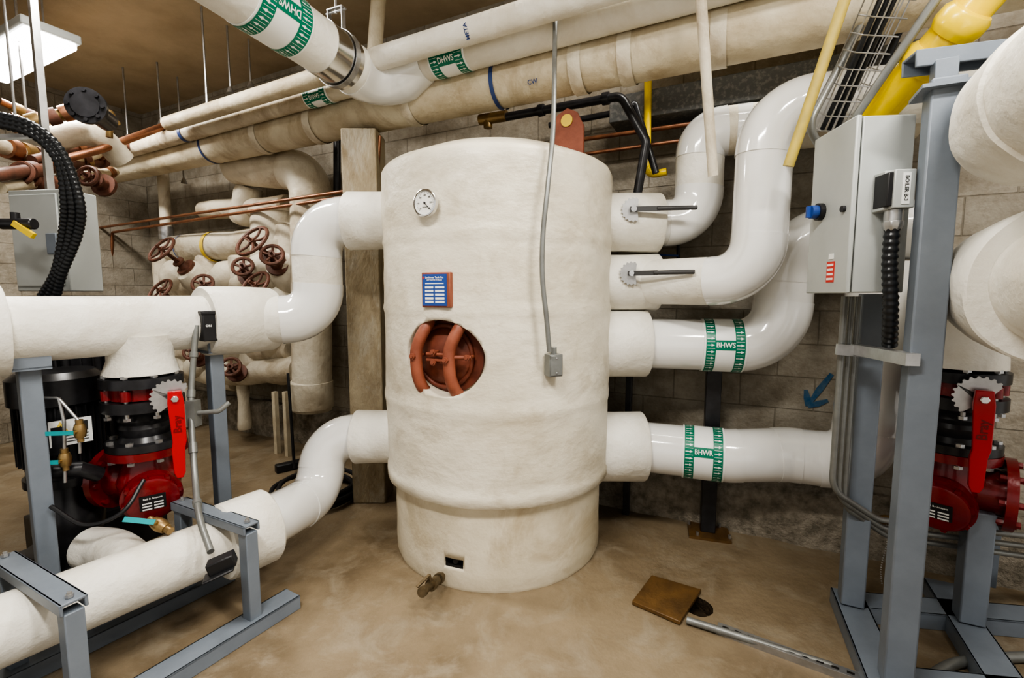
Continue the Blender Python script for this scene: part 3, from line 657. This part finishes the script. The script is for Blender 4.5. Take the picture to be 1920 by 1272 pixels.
c0=V((1.235,1.75,0)); c1=V((1.262,2.02,0)); dY=(c1-c0).normalized(); dX=V((dY.y,-dY.x,0))*1.0; w=.20; dl=(c1-c0).length; zb,zt=1.505,2.135
e=thing('electrical_enclosure','grey steel boiler control enclosure with hinged door','electrical cabinet',c0+dX*w/2+dY*dl/2+UP*zb)
cen=c0+dX*w/2+dY*dl/2+UP*(zb+zt)/2
G(CAB).box(cen+dX*.012,(w-.024,dl,zt-zb),X=dX).make('cabinet_body',e,bev=.004)
dr=G(CAB).box(c0+dY*dl/2+UP*(zb+zt)/2+dX*.008,(.018,dl+.012,zt-zb+.006),X=dX).make('door',e,bev=.005)
p=c0+dY*.19+UP*1.83; g=G(BLKP); g.cyl(p+dX*.0,p-dX*.02,.034); g.m(BLUEL); g.cyl(p-dX*.02,p-dX*.045,.026); g.box(p-dX*.052,(.015,.012,.045),X=dX); g.make('selector_knob',dr)
p=c0+dY*.035+UP*1.815; g=G(BLACK); g.cyl(p,p-dX*.012,.012,14); g.make('door_lock',dr)
p=c0+dY*.10+UP*1.585-dX*.002; g=G(REDP); g.box(p,(.003,.05,.08),X=dX); g.m(WT); 
for i in range(4): g.box(p-dX*.002+UP*(.027-i*.018),(.001,.04,.008),X=dX)
g.box(p+UP*.06,(.003,.03,.02),X=dX); g.make('warning_sticker',dr,label='small red warning sticker')
nS=-dY; p=c0+dX*.115+UP*1.86
g=G(CAB); g.box(p+nS*.03,(.085,.06,.135),X=dX); g.box(p+nS*.07+dX*.005,(.068,.04,.13),X=dX)
g.m(BLKP); g.box(p+nS*.045-dX*.036,(.018,.075,.115),X=dX); g.m(STEEL); g.cyl(p+nS*.05-UP*.065,p+nS*.05-UP*.12,.028,20); g.lathe(p+nS*.05-UP*.14,UP,[(0,.024),(.02,.032),(.035,.032)],8)
cn=g.make('cable_connector',e,bev=.003,label='grey multi-pin connector hood')
q=p+nS*.0915+dX*.008; g=G(WT); g.box(q,(.026,.002,.105),X=dX); g.m(LINE); g.text('BOILER B-3',.0175,q+nS*.002,nS,rot=-pi/2); g.make('identification_label',cn,label='white label reading BOILER B-3')
def corr(pts,r,m=HOSE,step=.013):
    q=resample(smooth(pts,10),step/2); rs=[(r,r,r*.86,r*.86)[i%4] for i in range(len(q))]; g=G(m); g.tube(q,rs,16); return g
k0=p+nS*.05-UP*.13
corr([k0,k0-UP*.12,k0-UP*.25+dX*.012,k0-UP*.34+dX*.03+dY*.02,k0-UP*.42+dX*.06+dY*.06],.025,step=.012).make('corrugated_hose',e,label='black corrugated flexible conduit')
grp='grey conduits below enclosure'
for i,(px) in enumerate((1578,1590,1602)):
    a=S(px+6,556,1.95+i*.02)
    P=[a,V((a.x,a.y,.66-.045*i)),V((a.x+.25,a.y+.05,.50-.05*i)),V((a.x+.85,a.y-.02,.46-.06*i)),V((a.x+1.3,a.y-.05,.46-.06*i))]
    G(COND).tube(P,.0125,12,fil=.12).make('electrical_conduit',label='grey conduit dropping from enclosure and bending sideways',cat='conduit',group=grp)
g=G(STEEL); g.beam(S(1568,655,1.93),S(1625,660,1.9),.02,.045); g.make('conduit_strap',label='galvanised conduit strap on steel post',cat='bracket')
G(COND).tube(smooth([SZ(1735,1275,.02),SZ(1790,1245,.02),SZ(1860,1235,.02),SZ(1960,1232,.02)],6),.02,12).make('electrical_conduit',label='thick grey conduit lying on floor',cat='conduit')
o=V((1.965,2.05,1.53)); e=thing('insulated_header_pipe','white canvas insulated header with thick flange wrap','pipe',o)
G(CLOTH).tube([o-E2*.25,o+E2*.7],.15,40).make('pipe_section',e)
G(CLOTH).lathe(o+E2*.585,E2,[(0,.15),(0,.238),(.006,.245),(.10,.25),(.19,.248),(.198,.242),(.2,.17)],64,jit=.018).make('flange_collar',e)
G(CLOTH).lathe(o+E2*.75,E2,[(0,.19),(.3,.195),(1.4,.19)],56,jit=.008).make('pipe_section',e)
G(CLOTH).lathe(o-UP*.08,-UP,[(0,.14),(.08,.137),(.14,.145),(.22,.158),(.265,.16),(.27,.12)],48,jit=.006).make('branch_tee',e)
o=V((1.82,2.0,2.025)); e=thing('insulated_header_pipe','upper white insulated header with blunt end wrap beside steel frame','pipe',o)
G(CLOTH).lathe(o+E2*.64,E2,[(0,.1),(.0,.20),(.006,.207),(.15,.212),(.24,.21),(.245,.20),(1.3,.20)],64,jit=.018).make('pipe_section',e)
g=thing('gas_pipe','bright yellow painted gas pipe overhead beside steel frame','pipe',S(1645,215,1.98))
G(YEL).tube([S(1960,-140,1.60),S(1755,93,1.78),S(1640,215,2.0)],.066,28,fil=.2).make('pipe_section',g)
a=S(1755,93,1.78); b=S(1700,153,1.87)
for t in(0,-.55): G(YEL).lathe(a+(b-a)*t*2,(b-a),[(0,.068),(.015,.079),(.05,.081),(.06,.079),(.08,.068)],28).make('pipe_coupling',g)
G(YELP).tube([S(1592,-25,1.95),S(1478,312,2.08)],.022,18).make('gas_pipe',label='faded yellow slanting pipe',cat='pipe')
G(YEL).tube([S(1860,728,2.5),S(2000,728,2.4)],.05,18).make('gas_pipe',label='short yellow pipe behind red valve',cat='pipe')
G(YEL).tube([SW(1216,60,3.4),SW(1213,330,3.4),SW(1250,322,3.4)],.022,16,fil=.05).make('gas_pipe',label='thin vertical yellow gas pipe on block wall',cat='pipe')
G(OLDW).tube([S(1313,-20,2.15),S(1337,330,2.3)],.023,18).make('pipe_brace',label='beige slanting round brace between pipes',cat='brace')
a=S(1690,-40,1.9); b=S(1560,245,2.2); d=(b-a).normalized(); s=d.cross(UP).normalized(); u=s.cross(d).normalized()
tr=thing('wire_basket_cable_tray','wire mesh basket tray carrying cables below ceiling','cable tray',b)
g=G(STEEL); w=.075
for x,y in((-w,.05),(-w,0),(-w/3,-.03),(w/3,-.03),(w,0),(w,.05)): g.tube([a+s*x+u*y,b+s*x+u*y],.003,6)
n=int((b-a).length/.06)
for k in range(n+1):
    q=a+d*.06*k; g.tube([q-s*w+u*.05,q-s*w-u*.03,q+s*w-u*.03,q+s*w+u*.05],.003,6)
g.make('wire_basket',tr)
for k in range(3): G(HOSE).tube(smooth([a+s*(-.05+k*.03),(a+b)/2+s*(-.04+k*.028)+u*.005,b+s*(-.05+k*.035)],6),.010,8).make('cable',tr)
for k,(p0,p1,p2) in enumerate(((S(1775,-30,1.7),S(1600,225,1.95),S(1600,300,2.05)),(S(1660,-40,2.1),S(1515,235,2.1),S(1550,300,2.15)))):
    G(COND).tube([p0,p1,p2],.016,12,fil=.08).make('electrical_conduit',label='grey conduit sloping down from ceiling',cat='conduit')
for k,(p0,p1) in enumerate(((S(1735,-40,2.1),S(1625,200,2.3)),(S(1715,-40,2.2),S(1600,195,2.35)))):
    G(HOSE).tube(smooth([p0,(p0+p1)/2+UP*.03,p1],6),.018,10).make('black_cable',label='thick black cable running along tray',cat='cable',group='black cables near tray')
# ---------------------------------------------------------------- back wall services (behind tank)
g=G(DUCT); a=pz(1150,3.52,2.66); b=pz(1800,3.52,2.66,0); g.beam(a,b,.2,.16); g.make('overhead_beam',label='dark speckled steel beam along block wall',cat='beam',bev=.005)
G(OLDW).tube([pz(1215,3.2,2.98,90),pz(1700,3.2,2.98,0)],.15,32).make('insulated_pipe',label='short thick cream insulated pipe below ceiling',cat='pipe')
e=thing('black_iron_pipe','black iron pipe with brass valve running above tank','pipe',SW(1200,360,3.2))
g=G(BLACK); g.tube([SW(935,222,3.2),SW(1165,180,3.2),SW(1212,265,3.2),SW(1195,365,3.2)],.026,16,fil=.07); g.make('pipe_section',e)
for x0,y0,x1,y1 in((1010,208,1020,206),(1130,186,1142,184)): G(BLACK).cyl(SW(x0,y0,3.2),SW(x1,y1,3.2),.036,16).make('pipe_coupling',e)
g=G(BRASS); g.cyl(SW(900,225,3.2),SW(950,217,3.2),.035,16); g.cyl(SW(915,222,3.2),SW(915,240,3.2),.03,12); g.make('valve_body',e)
g=G(YELP); g.beam(SW(880,212,3.15),SW(925,202,3.15),.02,.008); g.make('lever',e)
g=G(BLACK); g.tube([SW(1185,200,3.25),SW(1185,175,3.25),SW(1230,325,3.3)],.02,12,fil=.04); g.make('branch_pipe',e)
g=G(RUST); p=SW(1065,262,3.0); n=E2; g.prism([(-.1,-.2),(.1,-.2),(.1,.06),(.06,.14),(0,.17),(-.06,.14),(-.1,.06)],p,n,.02); e=g.make('lifting_lug',label='red oxide steel plate with yellow tag behind tank top',cat='steel plate')
g=G(YTAG); g.lathe(p+n*.025+UP*.1,n,[(0,.035),(.003,.035)],20); g.make('yellow_tag',e)
G(COPPER).tube([SW(1090,262,3.45),SW(1300,232,3.45)],.014,10).make('copper_pipe',label='thin copper line along block wall',cat='pipe')
G(COPPER).tube([SW(1090,290,3.5),SW(1290,262,3.5)],.012,10).make('copper_pipe',label='thin copper line along block wall',cat='pipe')
G(BLACK).tube([SW(632,255,3.35),SW(632,360,3.35)],.03,12).make('black_iron_pipe',label='short black vertical pipe drop',cat='pipe')
G(BLACK).tube([SW(1030,235,3.55),SW(1240,195,3.55)],.02,10).make('black_iron_pipe',label='thin black horizontal pipe on wall',cat='pipe')
g=G(BLACK); g.tube([SW(1272,440,3.55),SW(1272,500,3.55)],.012,10); g.m(BLUEL); g.beam(SW(1225,478,3.5),SW(1272,480,3.5),.02,.012); g.make('small_drain_valve',label='small drain valve with blue lever on wall',cat='valve')
# ---------------------------------------------------------------- left wall services
ipipe('insulated_pipe','large aged cream insulated pipe elbow dropping down wall',[SW(445,312,3.2),SW(583,322,3.2),SW(586,768,3.2)],.165,.24,OLDW,OLDW)
G(OLDW).lathe(SW(586,768,3.2),UP,[(0,.12),(.02,.175),(.25,.18),(.27,.16)],32,jit=.01).make('pipe_end_cap',label='capped insulated end of aged vertical pipe',cat='pipe cap')
e=thing('insulated_manifold','aged cream insulated pipe manifold with many branches on wall','pipe manifold',SW(430,720,3.3))
C=3.3
def lump(a,b,r,c=C):
    A=SW(*a,c);B=SW(*b,c); Ln=(B-A).length
    G(OLDW).lathe(A,B-A,[(0,r*.8),(.02,r*.97)]+[(Ln*t,r*(1+.05*math.sin(t*9))) for t in(.2,.4,.6,.8)]+[(Ln-.02,r*.97),(Ln,r*.8)],28,jit=.02).make('pipe_section',e)
for a,b,r in(((325,467),(545,453),.14),((325,540),(560,520),.14),((420,700),(560,692),.13),((340,690),(440,722),.085),((312,480),(318,610),.13),((390,480),(405,620),.12),((455,480),(462,600),.13),((330,620),(545,600),.13),((345,640),(350,715),.09),((470,600),(475,700),.12),((545,420),(548,560),.13),((300,600),(330,700),.08),((455,420),(470,350),.12),((380,395),(540,385),.09),((335,660),(545,655),.10),((348,700),(352,800),.05),((455,720),(460,805),.06)): lump(a,b,r)
for (px,py,r) in((335,520,.17),(500,505,.17),(425,520,.15),(470,595,.16),(345,590,.14),(530,570,.15),(395,645,.13),(440,655,.13),(510,640,.14),(365,690,.11)):
    G(OLDW).ball(SW(px,py,C-.08),r,1.15,24,(.4,-.5,.6),.04).make('insulated_elbow',e)
G(OLDW).tube([SW(515,395,C),SW(515,520,C)],.2,28).make('pipe_section',e)
G(OLDW).lathe(SW(515,400,C),UP,[(0,.2),(0,.215),(.03,.215),(.04,.1)],28).make('end_cap',e)
G(OLDW).tube([SW(305,318,C),SW(312,432,C)],.055,16).make('pipe_section',e)
g=G(STEEL); g.cyl(SW(311,425,C),SW(312,450,C),.07,16); g.make('steel_saddle',e)
g=G(YTAG); g.lathe(SW(402,463,C),E1,[(0,.15),(.05,.15)],24,cap=False); g.make('yellow_band',e)
g=G(BLUEL); g.lathe(SW(352,466,C),E1,[(0,.15),(.015,.15)],24,cap=False); g.make('blue_band',e)
def gate(p,ax,R=.15,grp='rusty gate valves on wall manifold',lab='rusty brown gate valve with spoked handwheel',st=.2,body=True):
    p=V(p); ax=V(ax).normalized(); e=thing('gate_valve',lab,'valve',p-ax*(st+.02),grp)
    g=G(WHEEL); g.lathe(p-ax*(st+.08),ax,[(0,.09),(.03,.09),(.03,.05),(.09,.035),(.09,.055),(.11,.055),(.11,.02),(.15,.02)],16)
    for s in(-1,1):
        r_,u_,n_=frame(ax); g.beam(p-ax*(st+.0)+r_*s*.035,p-ax*.05+r_*s*.02,.012,.012,r_)
    g.make('valve_bonnet',e)
    if body: G(OLDW).lathe(p-ax*(st+.42),ax,[(0,.10),(.03,.14),(.15,.16),(.25,.145),(.33,.11),(.35,.06)],24,jit=.03).make('insulated_body',e)
    g=G(WHEEL); g.cyl(p-ax*st,p+ax*.06,.011,10); g.make('valve_stem',e)
    g=G(WHEEL); g.torus(p,ax,R,.015,28,8); r_,u_,n_=frame(ax)
    for k in range(5):
        a=2*pi*k/5+.3; d=r_*math.cos(a)+u_*math.sin(a); g.tube([p+ax*.0,p+d*R*.5-ax*.012,p+d*R],.011,8)
    g.lathe(p-ax*.015,ax,[(0,.028),(.03,.028)],12); g.make('handwheel',e)
for px,py,R in((303,468,.135),(473,452,.145),(300,545,.125),(478,535,.13)):
    gate(SW(px,py,2.84),(-.3,-.68,.55),R)
for px,py,R in((380,532,.085),(510,478,.085),(432,688,.08),(376,560,.065),(455,500,.08),(420,600,.08),(360,660,.07)):
    gate(SW(px,py,2.92),(.2,-.8,.4),R,lab='small brown gate valve with round handwheel',st=.12,body=False)
gate(pz(498,3.2,3.02,150),(0,-.3,1),.17,grp='rusty gate valves overhead',lab='brown handwheel valve near ceiling',st=.15,body=False)
g=G(COPPER); g.tube([SW(182,480,3.1),SW(182,428,3.1),SW(706,350,2.86),SW(712,255,2.86)],.013,10,fil=.04); g.make('copper_pipe',label='thin copper pipe running along wall',cat='pipe')
g=G(COPPER); g.tube([SW(210,545,3.2),SW(210,436,3.2),SW(655,368,3.0)],.014,10,fil=.04); g.make('copper_pipe',label='thin copper pipe with vertical drop along wall',cat='pipe')
g=G(COPPER); g.tube([S(30,322,3.3),S(190,280,3.6),S(320,232,4.2)],.028,14); g.make('copper_pipe',label='thicker copper pipe feeding overhead insulated lines',cat='pipe')
for i,(a,b,Y1,Y2,r,mm) in enumerate((((-20,330),(200,300),2.9,4.2,.05,WHEEL),((0,352),(215,322),3.0,4.4,.045,OLD),((20,240),(150,205),3.2,3.4,.045,BRASS),((60,300),(205,262),3.3,4.1,.04,WHEEL),((-20,268),(90,300),3.1,3.5,.06,OLDW),((0,190),(80,225),3.3,3.5,.03,COPPER),((110,310),(240,270),3.6,4.4,.05,OLD),((-10,215),(110,240),3.5,3.8,.035,BLACK))):
    e=thing('steel_pipe','aged pipe with couplings in pump piping','pipe',S(*a,Y1),'aged pipes at wall')
    A=S(*a,Y1);B=S(*b,Y2); G(mm).tube([A,B],r*.8,18).make('pipe_section',e); d=(B-A).normalized(); L_=(B-A).length
    for j,t in enumerate((.25,.5,.72,.9)): G((WHEEL,COPPER,BRASS)[(i+j)%3]).lathe(A+d*L_*t,d,[(0,r*.8),(0,r*1.15),(.05,r*1.2),(.07,r*1.15),(.07,r*.8)],18).make('pipe_coupling',e)
G(OLDW).tube([S(100,262,3.5),S(175,240,3.6),S(230,300,3.8)],.085,20,fil=.15).make('insulated_pipe',label='cream insulated pipe bend among brown fittings',cat='pipe')
for px,py,Y in((40,325,3.2),(165,330,3.7)):
    gate(S(px,py,Y),(.1,-.9,.2),.07,grp='small valves in pump piping',lab='small rusty gate valve in pump piping',st=.10,body=False)
g=G(BRASS); g.tube([S(205,210,3.5),S(205,258,3.5)],.022,12); g.ball(S(205,215,3.5),.035); g.cyl(S(190,235,3.5),S(222,230,3.5),.018); g.make('air_vent_valve',label='small brass air vent valve on pipe',cat='valve')
p=S(160,197,3.1); n=V((.35,-.93,0)).normalized()
g=G(BLACK); g.lathe(p-n*.03,n,[(0,.11),(.03,.11),(.03,.075),(.04,.075)],36)
for k in range(8):
    r_,u_,n_=frame(n); a=2*pi*k/8; g.hexb(p+(r_*math.cos(a)+u_*math.sin(a))*.09,n,.012,.016)
g.cyl(p-n*.3,p-n*.03,.065); g.make('blind_flange',label='black bolted blind flange on pipe end',cat='flange')
q=S(78,452,2.85); e=thing('electrical_enclosure','grey pump control enclosure behind black hoses','electrical cabinet',q-UP*.3)
bx=G(CAB).box(q+V((0,.1,0)),(.38,.2,.60),X=(1,-.15,0)).make('cabinet_body',e,bev=.006)
g=G(CAB); g.box(q+V((-.02,-.008,0)),(.33,.012,.54),X=(1,-.15,0)); g.make('door',e,bev=.004)
g=G(GREY); g.box(q+V((.1,-.03,-.02)),(.07,.03,.12),X=(1,-.15,0)); g.make('disconnect_switch',e,bev=.003)
for i in range(3):
    o=i*14
    corr([S(-30,212+o*.5,2.4),S(60,235+o*.6,2.45),S(118-o*.3,290+o*.5,2.5),S(150-o,380,2.55),S(146-o,440,2.6),S(118-o*.5,510,2.62),S(104-o,560,2.65)],.023,step=.012).make('corrugated_hose',label='black corrugated flexible conduit looping down',cat='hose',group='black corrugated conduits')
g=G(STEEL); g.beam(S(-30,258,2.5),S(75,255,2.6),.04,.02); g.make('strut_bracket',label='short galvanised bracket carrying hoses',cat='bracket')
p=S(30,420,2.6); e=thing('ball_valve','black valve with yellow lever beside enclosure','valve',p); g=G(BLACK); g.cyl(p-V((.08,0,0)),p+V((.1,0,0)),.03,16,.004); g.cyl(p,p+UP*.06,.02); g.make('valve_body',e); g=G(YEL); g.beam(p+V((.02,-.03,.0)),p+V((.12,-.03,-.07)),.02,.03); g.make('lever',e)
p=SW(180,510,3.45); G(mat('cream_panel',(.55,.52,.38),.5)).box(p,(.35,.08,.6),X=E1).make('wall_panel',label='cream painted wall panel box',cat='electrical panel',bev=.005)
for px in(515,535): 
    a=SW(px,735,3.2); G(OLD).box(V((a.x,a.y,a.z/2)),(.04,.04,a.z),X=E1).make('pipe_stand',label='thin dull beige stand leg under manifold',cat='pipe stand',group='manifold stand legs')
e=thing('push_broom','black broom leaning against pipes','broom',SZ(555,885,0)); G(BLACK).tube([SZ(552,878,.04),S(540,700,3.9)],.012,10).make('handle',e); G(BLKP).box(SZ(552,872,.035),(.3,.07,.07),X=(1,.9,0)).make('brush_head',e,bev=.01)
# ---------------------------------------------------------------- lights
def fixture(name,c,dirv,power,lab):
    c=V(c); dirv=V(dirv).normalized(); e=thing(name,lab,'light',c,'ceiling fluorescent lights')
    G(CAB).box(c+UP*.05,(1.24,.32,.06),X=dirv).make('housing',e,bev=.01); G(LAMP).box(c,(1.2,.28,.05),X=dirv).make('diffuser',e,bev=.015)
    for s in(-.5,.5): G(STEEL).cyl(c+dirv*s+UP*.08,V((c.x+dirv.x*s,c.y+dirv.y*s,CZ)),.006,8).make('suspension_rod',e)
    l=bpy.data.lights.new('lamp','AREA'); l.shape='RECTANGLE'; l.size=1.15; l.size_y=.26; l.energy=power; l.color=(1,.965,.90)
    o=bpy.data.objects.new('lamp',l); bpy.context.scene.collection.objects.link(o); o.parent=e
    o.rotation_euler=(0,0,math.atan2(dirv.y,dirv.x)); o.location=(0,0,-.035)
fixture('fluorescent_light',SZ(100,70,3.25)-E1*.62,E1,50,'bright fluorescent fixture hanging from ceiling')
fixture('fluorescent_light',(-.7,.3,3.4),E1,75,'added unseen fill light hanging from ceiling')
fixture('fluorescent_light',(1.3,.2,3.4),E1,70,'added unseen fill light hanging from ceiling')
fixture('fluorescent_light',(-2.3,2.7,3.5),E1,36,'added unseen fill light hanging from ceiling')  # added fill light, out of view, brightens the back wall
fixture('fluorescent_light',(1.0,2.0,3.5),E1,33,'added unseen fill light hanging from ceiling')  # added fill light, out of view, lights the right-hand pipes from above
w=bpy.data.worlds.new('world'); bpy.context.scene.world=w; w.use_nodes=True; w.node_tree.nodes['Background'].inputs[0].default_value=(1,.97,.92,1); w.node_tree.nodes['Background'].inputs[1].default_value=.75
# ---------------------------------------------------------------- camera
cd=bpy.data.cameras.new('camera'); cam=bpy.data.objects.new('camera',cd); bpy.context.scene.collection.objects.link(cam)
cam.location=CAM; cam.rotation_euler=(math.radians(90-5.5),0,0); cd.sensor_width=36; cd.lens=F/1920*36; cd.clip_start=.05
bpy.context.scene.camera=cam
sc=bpy.context.scene; sc.view_settings.view_transform='AgX'; sc.view_settings.look='AgX - High Contrast'; sc.view_settings.exposure=.0
